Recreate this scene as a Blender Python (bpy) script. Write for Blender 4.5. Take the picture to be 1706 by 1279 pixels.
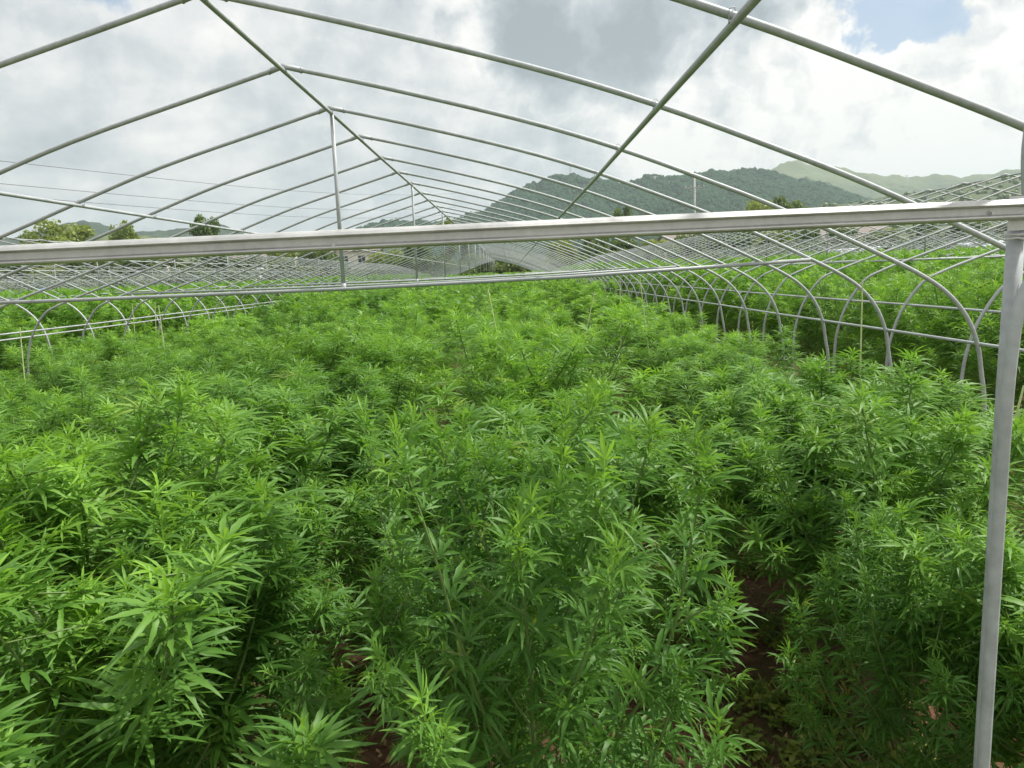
import bpy, math, random
import numpy as np
from mathutils import Vector, Matrix
random.seed(7); rng = np.random.default_rng(11)
sc = bpy.context.scene
for o in list(bpy.data.objects): bpy.data.objects.remove(o)
C = sc.collection

# ------------------------------------------------------------------ camera
EYE = 1.7; F = 1200.0; ROLL = math.radians(2.5)
def _d(u, v):
    x = (u-853)/F; y = -(v-639.5)/F; c, s = math.cos(-ROLL), math.sin(-ROLL)
    return (c*x-s*y, s*x+c*y, 1.0)
_vp = _d(849, 455); PITCH = math.atan(_vp[1])
def _w(a):
    c, s = math.cos(-PITCH), math.sin(-PITCH)
    x, y, z = a[0], c*a[1]+s*a[2], -s*a[1]+c*a[2]
    return Vector((x, z, y))
_v = _w(_vp); YAW = math.atan2(_v.x, _v.y)
RZ = Matrix.Rotation(YAW, 3, 'Z')
def ray(u, v): return RZ @ _w(_d(u, v))                # world direction of a photo pixel
def at(u, v, dist):                                     # the point at depth dist (along y) seen there
    r = ray(u, v); return Vector((0, 0, EYE)) + r*(dist/r.y)
c_, s_ = math.cos(-ROLL), math.sin(-ROLL)
right = RZ @ _w((c_, s_, 0)); up = RZ @ _w((-s_, c_, 0)); fwd = RZ @ _w((0, 0, 1))
cam = bpy.data.cameras.new('camera'); co = bpy.data.objects.new('camera', cam); C.objects.link(co)
m3 = Matrix((right, up, -fwd)).transposed()
co.matrix_world = Matrix.Translation((0, 0, EYE)) @ m3.to_4x4()
cam.sensor_width = 36; cam.lens = 36*F/1706; cam.clip_start = 0.05; cam.clip_end = 6000
sc.camera = co

# ------------------------------------------------------------------ sky, sun, exposure
SUN_EL, SUN_AZ = math.radians(56), math.radians(75)     # azimuth clockwise from +Y: ahead and to the right
sd = Vector((math.sin(SUN_AZ)*math.cos(SUN_EL), math.cos(SUN_AZ)*math.cos(SUN_EL), math.sin(SUN_EL)))
sl = bpy.data.lights.new('sun', 'SUN'); sl.energy = 4.8; sl.angle = math.radians(2.5); sl.color = (1, .955, .88)
so = bpy.data.objects.new('sun', sl); C.objects.link(so); so.rotation_euler = (-sd).to_track_quat('-Z', 'Y').to_euler()
world = bpy.data.worlds.new('World'); sc.world = world; world.use_nodes = True
wt = world.node_tree; wt.nodes.clear()
class NT:
    def __init__(s, t): s.t = t
    def n(s, ty, **k):
        nd = s.t.nodes.new(ty)
        for a, b in k.items():
            if a.startswith('i_'): 
                key = a[2:]; key = int(key) if key.isdigit() else key.replace('_', ' ')
                s.put(nd.inputs[key], b)
            else: setattr(nd, a, b)
        return nd
    def put(s, sock, v):
        if isinstance(v, bpy.types.NodeSocket): s.t.links.new(v, sock)
        else:
            try: sock.default_value = v
            except Exception: sock.default_value = (*v, 1)
    def m(s, op, a, b=0.0, c=0.0, clamp=False):
        nd = s.t.nodes.new('ShaderNodeMath'); nd.operation = op; nd.use_clamp = clamp
        s.put(nd.inputs[0], a); s.put(nd.inputs[1], b); s.put(nd.inputs[2], c); return nd.outputs[0]
    def vm(s, op, a, b=(0, 0, 0), sc=None):
        nd = s.t.nodes.new('ShaderNodeVectorMath'); nd.operation = op
        s.put(nd.inputs[0], a); s.put(nd.inputs[1], b)
        if sc is not None: s.put(nd.inputs['Scale'], sc)
        return nd.outputs['Value'] if op in ('DOT_PRODUCT', 'LENGTH') else nd.outputs[0]
    def mr(s, v, a, b, c=0.0, d=1.0, smooth=True):
        nd = s.t.nodes.new('ShaderNodeMapRange'); nd.interpolation_type = 'SMOOTHSTEP' if smooth else 'LINEAR'
        s.put(nd.inputs[0], v)
        for i, x in enumerate((a, b, c, d)): s.put(nd.inputs[i+1], x)
        return nd.outputs[0]
    def mix(s, f, a, b, mode='MIX'):
        nd = s.t.nodes.new('ShaderNodeMix'); nd.data_type = 'RGBA'; nd.blend_type = mode
        s.put(nd.inputs[0], f); s.put(nd.inputs[6], a if isinstance(a, bpy.types.NodeSocket) else (*a[:3], 1)); s.put(nd.inputs[7], b if isinstance(b, bpy.types.NodeSocket) else (*b[:3], 1)); return nd.outputs[2]
    def noise(s, vec, scale, detail=4, rough=.55, dist=0, out=0):
        nd = s.n('ShaderNodeTexNoise'); s.put(nd.inputs['Vector'], vec); nd.inputs['Scale'].default_value = scale
        nd.inputs['Detail'].default_value = detail; nd.inputs['Roughness'].default_value = rough; nd.inputs['Distortion'].default_value = dist
        return nd.outputs[out]
    def ramp(s, f, stops):
        nd = s.n('ShaderNodeValToRGB'); s.put(nd.inputs[0], f); e = nd.color_ramp.elements
        while len(e) < len(stops): e.new(.5)
        for i, (p, c) in enumerate(stops): e[i].position = p; e[i].color = (*c, 1)
        return nd.outputs[0]
W = NT(wt)
sky = W.n('ShaderNodeTexSky', sky_type='NISHITA', sun_disc=False, sun_elevation=SUN_EL, sun_rotation=SUN_AZ, air_density=1.0, dust_density=1.5)
tc = W.n('ShaderNodeTexCoord').outputs['Generated']
dirn = W.vm('NORMALIZE', tc)
nz = W.noise(dirn, 5, 6, .6, 0, 1)
dd = W.vm('NORMALIZE', W.vm('ADD', dirn, W.vm('SCALE', W.vm('SUBTRACT', nz, (.5, .5, .5)), sc=.28)))
sep = W.n('ShaderNodeSeparateXYZ'); W.put(sep.inputs[0], dirn)
hz = W.m('ADD', W.m('MAXIMUM', sep.outputs[2], 0.0), .22)
pl = W.n('ShaderNodeCombineXYZ'); W.put(pl.inputs[0], W.m('DIVIDE', sep.outputs[0], hz)); W.put(pl.inputs[1], W.m('DIVIDE', sep.outputs[1], hz)); W.put(pl.inputs[2], sep.outputs[2])
plane = pl.outputs[0]
def blob(u, v, r0, r1):           # soft patch round a direction: r1 outer, r0 inner radius in degrees
    b = ray(u, v).normalized()
    return W.mr(W.vm('DOT_PRODUCT', dd, tuple(b)), math.cos(math.radians(r1)), math.cos(math.radians(r0)))
def mx(*a):
    r = a[0]
    for b in a[1:]: r = W.m('MAXIMUM', r, b)
    return r
billow = W.m('SUBTRACT', 1.0, W.m('MULTIPLY', W.m('ABSOLUTE', W.m('SUBTRACT', W.noise(dd, 7, 5, .5, .0), .5)), 4.0), clamp=True)
n1 = W.noise(plane, 1.1, 7, .52, .2); n2 = W.noise(plane, 3.2, 6, .5, .3); n3 = W.noise(dirn, 8, 8, .56, .2)
shade = W.m('ADD', W.m('MULTIPLY', n1, .40), W.m('ADD', W.m('MULTIPLY', n2, .25), W.m('ADD', W.m('MULTIPLY', n3, .33), W.m('MULTIPLY', W.m('SUBTRACT', billow, .62), W.mr(sep.outputs[0], -.3, .4, .10, .30)))))
dark = mx(blob(1200, -20, 3, 11), blob(1040, 40, 1, 7), blob(880, 40, 0, 6))
greyb = mx(blob(560, 230, 3, 16), blob(870, 240, 2, 10), blob(150, 340, 2, 16), blob(1380, 240, 0, 6))
brt = mx(blob(1560, 230, 3, 12), blob(1640, 120, 1, 6), blob(1190, 190, 2, 8), blob(1430, 80, 1, 7), blob(740, 110, 0, 7))
shade = W.m('ADD', W.m('SUBTRACT', W.m('SUBTRACT', shade, W.m('MULTIPLY', dark, .185)), W.m('MULTIPLY', greyb, .075)), W.m('MULTIPLY', brt, .055))
shade = W.m('ADD', W.m('MULTIPLY', W.m('SUBTRACT', shade, .5), 1.35), .56)
cl = W.ramp(shade, [(.22, (.27, .31, .345)), (.37, (.40, .44, .475)), (.47, (.55, .575, .595)), (.56, (.74, .735, .73)), (.66, (.93, .90, .865))])
hole = mx(blob(1480, -26, 1.3, 3.3), blob(1575, -42, 1.2, 3.2), blob(1400, -40, .8, 2.8), W.m('MULTIPLY', blob(1590, 118, .0, 1.0), .55), W.m('MULTIPLY', blob(120, -40, 1, 4), .7))
hole = W.m('MULTIPLY', W.mr(W.m('ADD', hole, W.m('MULTIPLY', W.m('SUBTRACT', n3, .5), 1.3)), .30, .85), .85)
skyc = W.mix(.55, W.vm('SCALE', sky.outputs[0], sc=1.0), (2.6, 4.0, 6.1))
col = W.mix(hole, W.vm('SCALE', cl, sc=9.6), skyc)
bg = W.n('ShaderNodeBackground'); W.put(bg.inputs[0], col); bg.inputs[1].default_value = .1
W.t.links.new(bg.outputs[0], W.n('ShaderNodeOutputWorld').inputs[0])
sc.view_settings.view_transform = 'Standard'; sc.view_settings.look = 'None'; sc.view_settings.exposure = 0.36; sc.view_settings.gamma = 1
sc.render.engine = 'CYCLES'
sc.cycles.max_bounces = 6; sc.cycles.transparent_max_bounces = 8; sc.cycles.diffuse_bounces = 3; sc.cycles.transmission_bounces = 4

# ------------------------------------------------------------------ helpers
def tag(o, label=None, cat=None, group=None, kind=None):
    if label: o['label'] = label
    if cat: o['category'] = cat
    if group: o['group'] = group
    if kind: o['kind'] = kind
    return o
def empty(name, loc, rz=0, **k):
    o = bpy.data.objects.new(name, None); C.objects.link(o); o.location = loc; o.rotation_euler = (0, 0, rz); o.empty_display_size = .1
    return tag(o, **k)
def mesh_obj(name, V, Fc, mat, parent=None, smooth=False, attr=None, loc=(0, 0, 0)):
    me = bpy.data.meshes.new(name)
    V = np.asarray(V, dtype=np.float32); 
    if isinstance(Fc, np.ndarray):
        n, k = Fc.shape
        me.vertices.add(len(V)); me.vertices.foreach_set('co', V.ravel())
        me.loops.add(n*k); me.loops.foreach_set('vertex_index', Fc.astype(np.int32).ravel())
        me.polygons.add(n); me.polygons.foreach_set('loop_start', np.arange(0, n*k, k, dtype=np.int32))
        me.update(calc_edges=True)
    else:
        me.from_pydata([tuple(map(float, v)) for v in V], [], Fc); me.update()
    if smooth: me.polygons.foreach_set('use_smooth', [True]*len(me.polygons))
    if attr is not None:
        a = me.attributes.new('age', 'FLOAT', 'POINT'); a.data.foreach_set('value', np.asarray(attr, dtype=np.float32))
    me.materials.append(mat)
    o = bpy.data.objects.new(name, me); C.objects.link(o); o.location = loc
    if parent: o.parent = parent
    return o
class MB:
    def __init__(s): s.v = []; s.f = []
    def tube(s, pts, r, n=8, caps=True):
        pts = [Vector(p) for p in pts]; base = len(s.v); K = len(pts)
        rr = r if hasattr(r, '__len__') else [r]*K
        t0 = (pts[1]-pts[0]).normalized(); ref = Vector((0, 1, 0)) if abs(t0.y) < .9 else Vector((1, 0, 0))
        for i, p in enumerate(pts):
            t = (pts[min(i+1, K-1)]-pts[max(i-1, 0)]).normalized()
            a = (ref - t*ref.dot(t)).normalized(); b = t.cross(a); ref = a
            for j in range(n):
                an = 2*math.pi*j/n; s.v.append(tuple(p+(a*math.cos(an)+b*math.sin(an))*rr[i]))
        for i in range(K-1):
            for j in range(n):
                s.f.append((base+i*n+j, base+i*n+(j+1) % n, base+(i+1)*n+(j+1) % n, base+(i+1)*n+j))
        if caps: s.f.append(tuple(base+j for j in range(n))[::-1]); s.f.append(tuple(base+(K-1)*n+j for j in range(n)))
    def box(s, lo, hi):
        b = len(s.v)
        for z in (lo[2], hi[2]):
            for x, y in ((lo[0], lo[1]), (hi[0], lo[1]), (hi[0], hi[1]), (lo[0], hi[1])): s.v.append((x, y, z))
        for q in ((0, 3, 2, 1), (4, 5, 6, 7), (0, 1, 5, 4), (1, 2, 6, 5), (2, 3, 7, 6), (3, 0, 4, 7)): s.f.append(tuple(b+i for i in q))
    def poly(s, pts, faces):
        b = len(s.v); s.v += [tuple(p) for p in pts]; s.f += [tuple(b+i for i in f) for f in faces]
    def build(s, name, mat, parent=None, smooth=False, loc=(0, 0, 0)): return mesh_obj(name, s.v, s.f, mat, parent, smooth, loc=loc)
def copy_tree(o, parent=None):
    c = o.copy(); C.objects.link(c); c.parent = parent
    for ch in list(o.children): copy_tree(ch, c)
    return c

def mat(name, fn, **k):
    m = bpy.data.materials.new(name); m.use_nodes = True; t = m.node_tree; t.nodes.clear(); n = NT(t)
    out = t.nodes.new('ShaderNodeOutputMaterial'); r = fn(n)
    t.links.new(r[0] if isinstance(r, tuple) else r, out.inputs[0])
    return m
def principled(n, color, rough=.6, metal=0, bump=None, spec=.5, normal=None):
    p = n.n('ShaderNodeBsdfPrincipled'); n.put(p.inputs['Base Color'], color if isinstance(color, bpy.types.NodeSocket) else (*color, 1))
    n.put(p.inputs['Roughness'], rough); n.put(p.inputs['Metallic'], metal); p.inputs['Specular IOR Level'].default_value = spec
    if bump:
        b = n.n('ShaderNodeBump'); n.put(b.inputs['Height'], bump[0]); b.inputs['Strength'].default_value = bump[1]; b.inputs['Distance'].default_value = bump[2]
        t = n.t.links.new(b.outputs[0], p.inputs['Normal'])
    return p.outputs[0]
def steel(tint=(.41, .44, .45), rough=.58, metal=.25):
    def f(n):
        oc = n.n('ShaderNodeTexCoord').outputs['Object']
        a = n.noise(oc, 9, 5, .6); b = n.noise(oc, 60, 3, .6)
        g = n.m('ADD', n.m('MULTIPLY', a, .6), n.m('MULTIPLY', b, .4))
        c = n.ramp(g, [(.3, tuple(x*.72 for x in tint)), (.5, tint), (.68, tuple(min(1, x*1.22) for x in tint))])
        oi = n.n('ShaderNodeObjectInfo').outputs['Random']
        c = n.mix(n.m('MULTIPLY', oi, .25), c, tuple(x*.7 for x in tint))
        rust = n.mr(n.noise(oc, 3.2, 6, .7), .66, .76)
        c = n.mix(n.m('MULTIPLY', rust, .35), c, (.22, .16, .11))
        return principled(n, c, n.mr(a, .3, .7, rough-.08, rough+.15), metal, bump=(b, .12, .002))
    return f
M = {}
M['steel'] = mat('galvanised_steel', steel())
M['channel'] = mat('bright_channel', steel((.58, .585, .575), .42, .55))
M['stake'] = mat('pale_green_stake', lambda n: principled(n, n.ramp(n.noise(n.n('ShaderNodeTexCoord').outputs['Object'], 14, 3), [(.3, (.40, .50, .20)), (.7, (.62, .68, .36))]), .6))
def leaf_mat(old, young, dark, trans=.36, hue_var=.25):
    def f(n):
        age = n.n('ShaderNodeAttribute', attribute_name='age').outputs['Fac']
        oi = n.n('ShaderNodeObjectInfo').outputs['Random']
        wp = n.n('ShaderNodeNewGeometry').outputs['Position']
        nn = n.noise(wp, .55, 3, .5)
        fine = n.noise(wp, 30, 2, .5)
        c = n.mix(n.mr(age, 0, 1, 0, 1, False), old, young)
        c = n.mix(n.m('MULTIPLY', n.mr(nn, .42, .66), .55), c, dark)
        c = n.mix(n.mr(age, 1.4, 2.0), c, (.22, .33, .06))
        c = n.mix(n.m('MULTIPLY', n.mr(oi, .3, 1), hue_var), c, young)
        c = n.mix(n.m('MULTIPLY', n.mr(fine, .35, .7), .35), c, n.mix(1, c, (.62, .70, .62), 'MULTIPLY'))
        p = principled(n, c, .48, 0, spec=.35)
        tr = n.n('ShaderNodeBsdfTranslucent'); n.put(tr.inputs[0], n.mix(.5, n.mix(1, c, (1.9, 1.75, .7), 'MULTIPLY'), c))
        ms = n.n('ShaderNodeMixShader'); ms.inputs[0].default_value = trans
        n.t.links.new(p, ms.inputs[1]); n.t.links.new(tr.outputs[0], ms.inputs[2]); return ms.outputs[0]
    return f
M['hemp'] = mat('hemp_leaf', leaf_mat((.108, .250, .042), (.285, .52, .06), (.072, .19, .040), .38))
M['weed'] = mat('weed_leaf', leaf_mat((.12, .20, .04), (.36, .42, .07), (.16, .17, .05), .3))
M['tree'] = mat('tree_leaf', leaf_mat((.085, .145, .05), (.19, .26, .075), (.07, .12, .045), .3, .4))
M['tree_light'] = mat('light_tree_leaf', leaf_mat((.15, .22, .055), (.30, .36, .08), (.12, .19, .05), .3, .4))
M['stem'] = mat('green_stem', lambda n: principled(n, (.12, .19, .05), .6))
M['bark'] = mat('bark', lambda n: principled(n, n.ramp(n.noise(n.n('ShaderNodeTexCoord').outputs['Object'], 6, 5), [(.3, (.08, .06, .045)), (.7, (.2, .16, .12))]), .9))
def soil(n):
    wp = n.n('ShaderNodeNewGeometry').outputs['Position']
    a = n.noise(wp, 1.3, 6, .6); b = n.noise(wp, 18, 8, .7); g = n.noise(wp, .035, 6, .6)
    c = n.ramp(b, [(.3, (.10, .045, .025)), (.5, (.24, .11, .06)), (.7, (.40, .22, .13))])
    c = n.mix(n.m('MULTIPLY', n.mr(a, .45, .62), .55), c, (.10, .12, .04))
    cd = n.n('ShaderNodeSeparateXYZ'); n.put(cd.inputs[0], wp)
    c = n.mix(n.mr(cd.outputs[1], 1.3, .6), c, n.ramp(n.noise(wp, 2.5, 8, .65), [(.35, (.07, .10, .04)), (.5, (.13, .16, .06)), (.65, (.22, .17, .10))]))  # unseen ground around and behind the camera, greened to cut red bounce light
    far = n.mr(cd.outputs[1], 66, 80)
    fc = n.ramp(n.noise(wp, .05, 8, .65), [(.35, (.05, .10, .03)), (.5, (.12, .17, .05)), (.62, (.22, .19, .10))])
    c = n.mix(far, c, fc)
    return principled(n, c, .95, 0, bump=(b, 1, .05))
M['soil'] = mat('red_soil', soil)

# ------------------------------------------------------------------ ground and hills
def height(x, y):
    r = 0.0
    if y > 75: r += (y-75)*.012
    return r
gx = np.concatenate([np.linspace(-2500, -120, 24), np.linspace(-100, 100, 41), np.linspace(120, 2500, 24)])
gy = np.concatenate([np.linspace(-60, 80, 36), np.linspace(90, 3000, 60)])
V = [(x, y, height(x, y)) for y in gy for x in gx]; nx = len(gx)
Fq = [(j*nx+i, j*nx+i+1, (j+1)*nx+i+1, (j+1)*nx+i) for j in range(len(gy)-1) for i in range(nx-1)]
g = mesh_obj('ground', V, Fq, M['soil'], smooth=True); tag(g, kind='structure')
from mathutils import noise as mn
def hill_mat(lo, hi, top, zt):
    def f(n):
        wp = n.n('ShaderNodeNewGeometry').outputs['Position']
        a = n.noise(wp, .05, 8, .7); b = n.noise(wp, .008, 5, .6)
        c = n.ramp(a, [(.35, lo), (.62, hi)])
        if top:
            s = n.n('ShaderNodeSeparateXYZ'); n.put(s.inputs[0], wp)
            k = n.mr(n.m('ADD', s.outputs[2], n.m('MULTIPLY', n.m('SUBTRACT', b, .5), 120)), zt-20, zt+20)
            c = n.mix(k, c, top)
        c = n.mix(n.mr(b, .5, .7), c, tuple(x*1.35 for x in hi))
        return principled(n, c, .95, 0, bump=(a, 1, 4.0))
    return f
def hill(sil, D, depth, mt, rough=3.0, back=300, nsub=10, ny=36, name='hills', label=None):
    us = []; 
    for (u0, v0), (u1, v1) in zip(sil[:-1], sil[1:]):
        k = max(1, int(abs(u1-u0)/6)); us += [(u0+(u1-u0)*i/k, v0+(v1-v0)*i/k) for i in range(k)]
    us.append(sil[-1]); V = []
    cols = []
    for (u, v) in us:
        p = at(u, v, D); cols.append(p)
    N = len(cols); rows = ny+8
    for j in range(rows):
        for i, p in enumerate(cols):
            if j <= ny:
                t = j/ny; y = D - depth*(1-t); sx = p.x/D
                # ridge fingers
                w = mn.noise(Vector((p.x*.006, t*2.2, 3.1)))*.35
                h = (p.z)*(t**(1.25+w))
                x = sx*y
            else:
                t = (j-ny)/8; y = D + back*t; x = p.x/D*y; h = p.z*(1-t*t*.9)
            amp = rough*(1 if j > 2 else 0)
            h += amp*(mn.fractal(Vector((x*.02, y*.02, 0)), .8, 2, 5)*2.0*min(1, p.z/40+.15)+mn.noise(Vector((x*.12, y*.12, 4)))*.5)
            V.append((x, y, h-.3))
    Fq = [(j*N+i, j*N+i+1, (j+1)*N+i+1, (j+1)*N+i) for j in range(rows-1) for i in range(N-1)]
    o = mesh_obj(name, V, Fq, mt, smooth=True); tag(o, kind='structure')
    return np.array(V).reshape(rows, N, 3)
mh_dark = mat('dark_forest', hill_mat((.016, .036, .022), (.035, .065, .030), None, 0))
mh_light = mat('grassy_hill', hill_mat((.035, .065, .028), (.075, .11, .040), (.11, .135, .05), 150))
mh_mid = mat('near_hill', hill_mat((.04, .075, .03), (.10, .125, .05), None, 0))
hill([(1180, 300), (1230, 288), (1275, 282), (1300, 274), (1330, 269), (1365, 274), (1400, 281), (1440, 287), (1480, 293), (1540, 293), (1620, 291), (1706, 280), (1850, 262), (2100, 300)], 1500, 500, mh_light, 4)
hA = hill([(560, 400), (600, 383), (640, 370), (680, 368), (720, 371), (760, 366), (800, 351), (830, 336), (860, 320), (885, 308), (905, 300), (930, 296), (950, 294), (985, 297), (1005, 302), (1030, 306), (1060, 301), (1090, 296), (1136, 290), (1165, 285), (1230, 285), (1270, 284), (1310, 290), (1350, 298), (1400, 312), (1450, 330), (1500, 352), (1560, 375), (1640, 400)], 1000, 430, mh_dark, 4)
hB = hill([(1120, 428), (1200, 400), (1280, 372), (1350, 352), (1430, 335), (1500, 322), (1570, 312), (1640, 300), (1720, 292), (1900, 280), (2100, 300)], 520, 300, mh_mid, 2, back=200)
hill([(-500, 420), (-300, 400), (-100, 395), (0, 398), (60, 388), (100, 372), (140, 368), (180, 374), (220, 385), (270, 384), (320, 378), (350, 373), (380, 378), (410, 388), (450, 398), (500, 400), (560, 396), (640, 398), (760, 420)], 800, 350, mh_dark, 3)
hill([(-500, 470), (-200, 455), (0, 448), (100, 420), (170, 400), (240, 398), (300, 402), (380, 410), (500, 425), (620, 440)], 330, 160, mh_mid, 1.6, back=120)

# woods on the slopes: one mass of crowns per hill
def woods(arr, count, size, m, label, seed, jmin=4, dens=None):
    r = np.random.default_rng(seed); rows, N, _ = arr.shape
    j = r.uniform(jmin, rows-9, count); i = r.uniform(1, N-2, count); j0 = j.astype(int); i0 = i.astype(int); fj = (j-j0)[:, None]; fi = (i-i0)[:, None]
    P = arr[j0, i0]*(1-fj)*(1-fi)+arr[j0+1, i0]*fj*(1-fi)+arr[j0, i0+1]*(1-fj)*fi+arr[j0+1, i0+1]*fj*fi
    nu, nv = 7, 4; th = np.linspace(0, 2*math.pi, nu, endpoint=False); ph = np.linspace(.12, 2.2, nv)
    B = np.array([(math.cos(t)*math.sin(p), math.sin(t)*math.sin(p), math.cos(p)*.9+.35) for p in ph for t in th])
    K = len(B); s = r.uniform(.6, 1.25, (count, 1, 1))*size
    V = (B[None]*s*r.uniform(.78, 1.2, (count, K, 1))+P[:, None]).reshape(-1, 3)
    fq = np.array([(j*nu+i, (j+1)*nu+i, (j+1)*nu+(i+1) % nu, j*nu+(i+1) % nu) for j in range(nv-1) for i in range(nu)])
    Fw = (fq[None]+(np.arange(count)*K)[:, None, None]).reshape(-1, 4)
    age = np.repeat(r.uniform(0, 1, count)**2, K)
    o = mesh_obj('woods', V, Fw, m, attr=age, smooth=True); tag(o, label, 'woods', kind='stuff')
M['wood'] = mat('distant_wood', lambda n: principled(n, n.mix(n.n('ShaderNodeAttribute', attribute_name='age').outputs['Fac'], (.022, .060, .026), (.038, .085, .034)), 1, spec=.05))
woods(hA, 20000, 3.4, M['wood'], 'dark wooded slope covering the long hill behind the right tunnels', 3, 8)
woods(hB, 1200, 1.7, M['tree'], 'scattered scrub on the lighter slope at the far right', 4, 3)

# ------------------------------------------------------------------ tunnels (hoop frames)
RP = [(-1.14, 1.13), (-.61, 1.0), (.09, .81), (.61, .64), (1.12, .44), (1.42, .315), (1.72, .175), (2.03, .02), (2.24, -.09), (2.4, -.2), (2.52, -.34), (2.59, -.5), (2.62, -.66), (2.65, -.87), (2.655, -1.3), (2.655, -1.75)]
LP = [(-1.14, 1.13), (-1.6, 1.0), (-2.3, .80), (-2.87, .60), (-3.46, .385), (-4.2, .135), (-4.7, -.03), (-4.98, -.13), (-5.15, -.22), (-5.3, -.42), (-5.38, -.62), (-5.42, -.85), (-5.43, -1.3), (-5.43, -1.75)]
def cr(pts, k=4):
    out = []; n = len(pts)
    for i in range(n-1):
        p0 = pts[max(i-1, 0)]; p1 = pts[i]; p2 = pts[i+1]; p3 = pts[min(i+2, n-1)]
        for j in range(k):
            t = j/k; out.append(tuple(.5*((2*b)+(-a+c)*t+(2*a-5*b+4*c-d)*t*t+(-a+3*b-3*c+d)*t**3) for a, b, c, d in zip(p0, p1, p2, p3)))
    out.append(pts[-1]); return out
def arch_mesh():
    mb = MB(); r = .0118
    P = [(x, 0, h+EYE) for x, h in cr(RP)]; L = [(x, 0, h+EYE) for x, h in cr(LP)]
    mb.tube(P, r, 10); mb.tube(L, r, 10)
    # sleeve over the ridge joint, with its two crimp rings
    sl = [Vector(L[1]), Vector((-1.145, 0, 1.132+EYE)), Vector(P[1])]
    mb.tube(sl, .0145, 10)
    for q in (P[1], L[1]):
        q = Vector(q); mb.tube([q+Vector((-.004, 0, .001)), q+Vector((.004, 0, -.001))], .0168, 10)
    return mb
TIES = [5+4*i for i in range(15)]
def zline(x, h, y0, y1, r, mb, wob=.004):
    mb.tube([(x+random.uniform(-wob, wob), y, h+EYE+random.uniform(-wob, wob)) for y in np.arange(y0, y1+.01, 2.0)], r, 8)
def clip(mb, x, y, h):                # bent wire clip where a pipe crosses a hoop
    mb.tube([(x-.014, y-.014, h-.026), (x-.014, y-.016, h+.010), (x, y-.012, h+.016), (x+.014, y+.014, h+.010), (x+.014, y+.014, h-.026)], .0016, 5)
def tunnel(label, y0, y1, first=False, group='bare hoop tunnels across the field'):
    T = empty('greenhouse_frame', (0, 0, 0), label=label, cat='greenhouse frame', group=group)
    a0 = None
    for y in range(y0, y1+1):
        if a0 is None: a0 = arch_mesh().build('arch', M['steel'], T, smooth=True); a = a0
        else: a = a0.copy(); C.objects.link(a); a.parent = T
        a.location = (random.uniform(-.008, .008), y+random.uniform(-.012, .012) if y > 5 else y, random.uniform(-.006, .006)); a.rotation_euler = (0, 0, random.uniform(-.003, .003))
    mb = MB(); zline(-1.14, 1.13-.026, y0, y1, .0125, mb)
    for y in range(y0, min(y1, 16)): mb.tube([(-1.165, y, 1.123+EYE), (-1.14, y-.015, 1.085+EYE), (-1.115, y, 1.123+EYE)], .0025, 5)
    mb.build('ridge_pipe', M['steel'], T, True)
    for x, h in ((.61, .64), (-2.87, .598)):
        mb = MB(); zline(x, h-.024, y0, y1, .012, mb)
        for y in range(y0, min(y1, 14)): clip(mb, x, y, h+EYE)
        mb.build('purlin', M['steel'], T, True)
    for x, h in ((2.62-.022, -.50), (-5.29+.022, -.40)):
        mb = MB(); zline(x, h, y0, y1, .0092, mb); mb.build('wall_rail', M['steel'], T, True)
    tb = pb = None
    for y in TIES:
        if y > y1 or y < y0: continue
        if pb is None:
            mb = MB(); mb.tube([(-1.14, 0, 1.10+EYE), (-1.15, 0, -.055+EYE)], .0135, 10); mb.tube([(-1.15, 0, -.02+EYE), (-1.15, 0, -.075+EYE)], .017, 10)
            pb = mb.build('ridge_post', M['steel'], T, True); o = pb
            mb = MB(); mb.tube([(-4.72, 0, EYE-.03-.012), (-3, 0, EYE-.045-.012), (-1.15, 0, EYE-.05-.012), (.4, 0, EYE-.035-.012), (2.05, 0, EYE+.01-.012)], .013, 10)
            tb = mb.build('tie_bar', M['steel'], T, True); o2 = tb
        else:
            o = pb.copy(); C.objects.link(o); o.parent = T; o2 = tb.copy(); C.objects.link(o2); o2.parent = T
        o.location = (0, y+.028, 0); o2.location = (0, y-.027, random.uniform(-.01, .01))
    return T
Tm = tunnel('nearest steel hoop frame over the central crop, with the wide front channel', 1, 60, True)
# front end: film channel, bolt, door post and bent pipe
mb = MB()
prof = [(-.002, -.0138), (-.0075, -.0120), (-.0085, -.0102), (-.0078, -.0085), (-.0025, -.0070), (-.001, -.0058), (-.001, .0030), (-.003, .0040), (-.0105, .0050), (-.0112, .0062), (-.0085, .0100), (-.005, .0128), (.000, .0140), (.006, .0140), (.006, -.0138)]
xs = np.linspace(-4.0, 1.95, 60); N = len(prof)
for i, x in enumerate(xs):
    sag = .0025*math.sin(x*1.4+.8)
    for (py, pz) in prof: mb.v.append((x, 1.0+py, EYE+.0535+pz+sag))
for i in range(len(xs)-1):
    for j in range(N): mb.f.append((i*N+j, i*N+(j+1) % N, (i+1)*N+(j+1) % N, (i+1)*N+j))
mb.f.append(tuple(range(N))[::-1]); mb.f.append(tuple((len(xs)-1)*N+j for j in range(N)))
ch = mb.build('film_channel', M['channel'], Tm)
mb = MB(); bp = at(558, 409, 1.0); 
mb.tube([(bp.x, .9995, bp.z), (bp.x, .9965, bp.z)], .0038, 6); mb.tube([(bp.x, .997, bp.z), (bp.x, .992, bp.z)], .0022, 8); mb.build('bolt', M['channel'], ch)
for bx_ in (.655, -1.13):
    mb = MB(); mb.tube([(bx_, .9995, 1.7525), (bx_, .9965, 1.7525)], .0034, 6); mb.tube([(bx_, .997, 1.7525), (bx_, .993, 1.7525)], .002, 8); mb.build('bolt', M['channel'], ch)
mb = MB(); pr_ = [(.688, 1.004), (.7275, 1.004), (.7275, 1.037), (.688, 1.037)]
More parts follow.
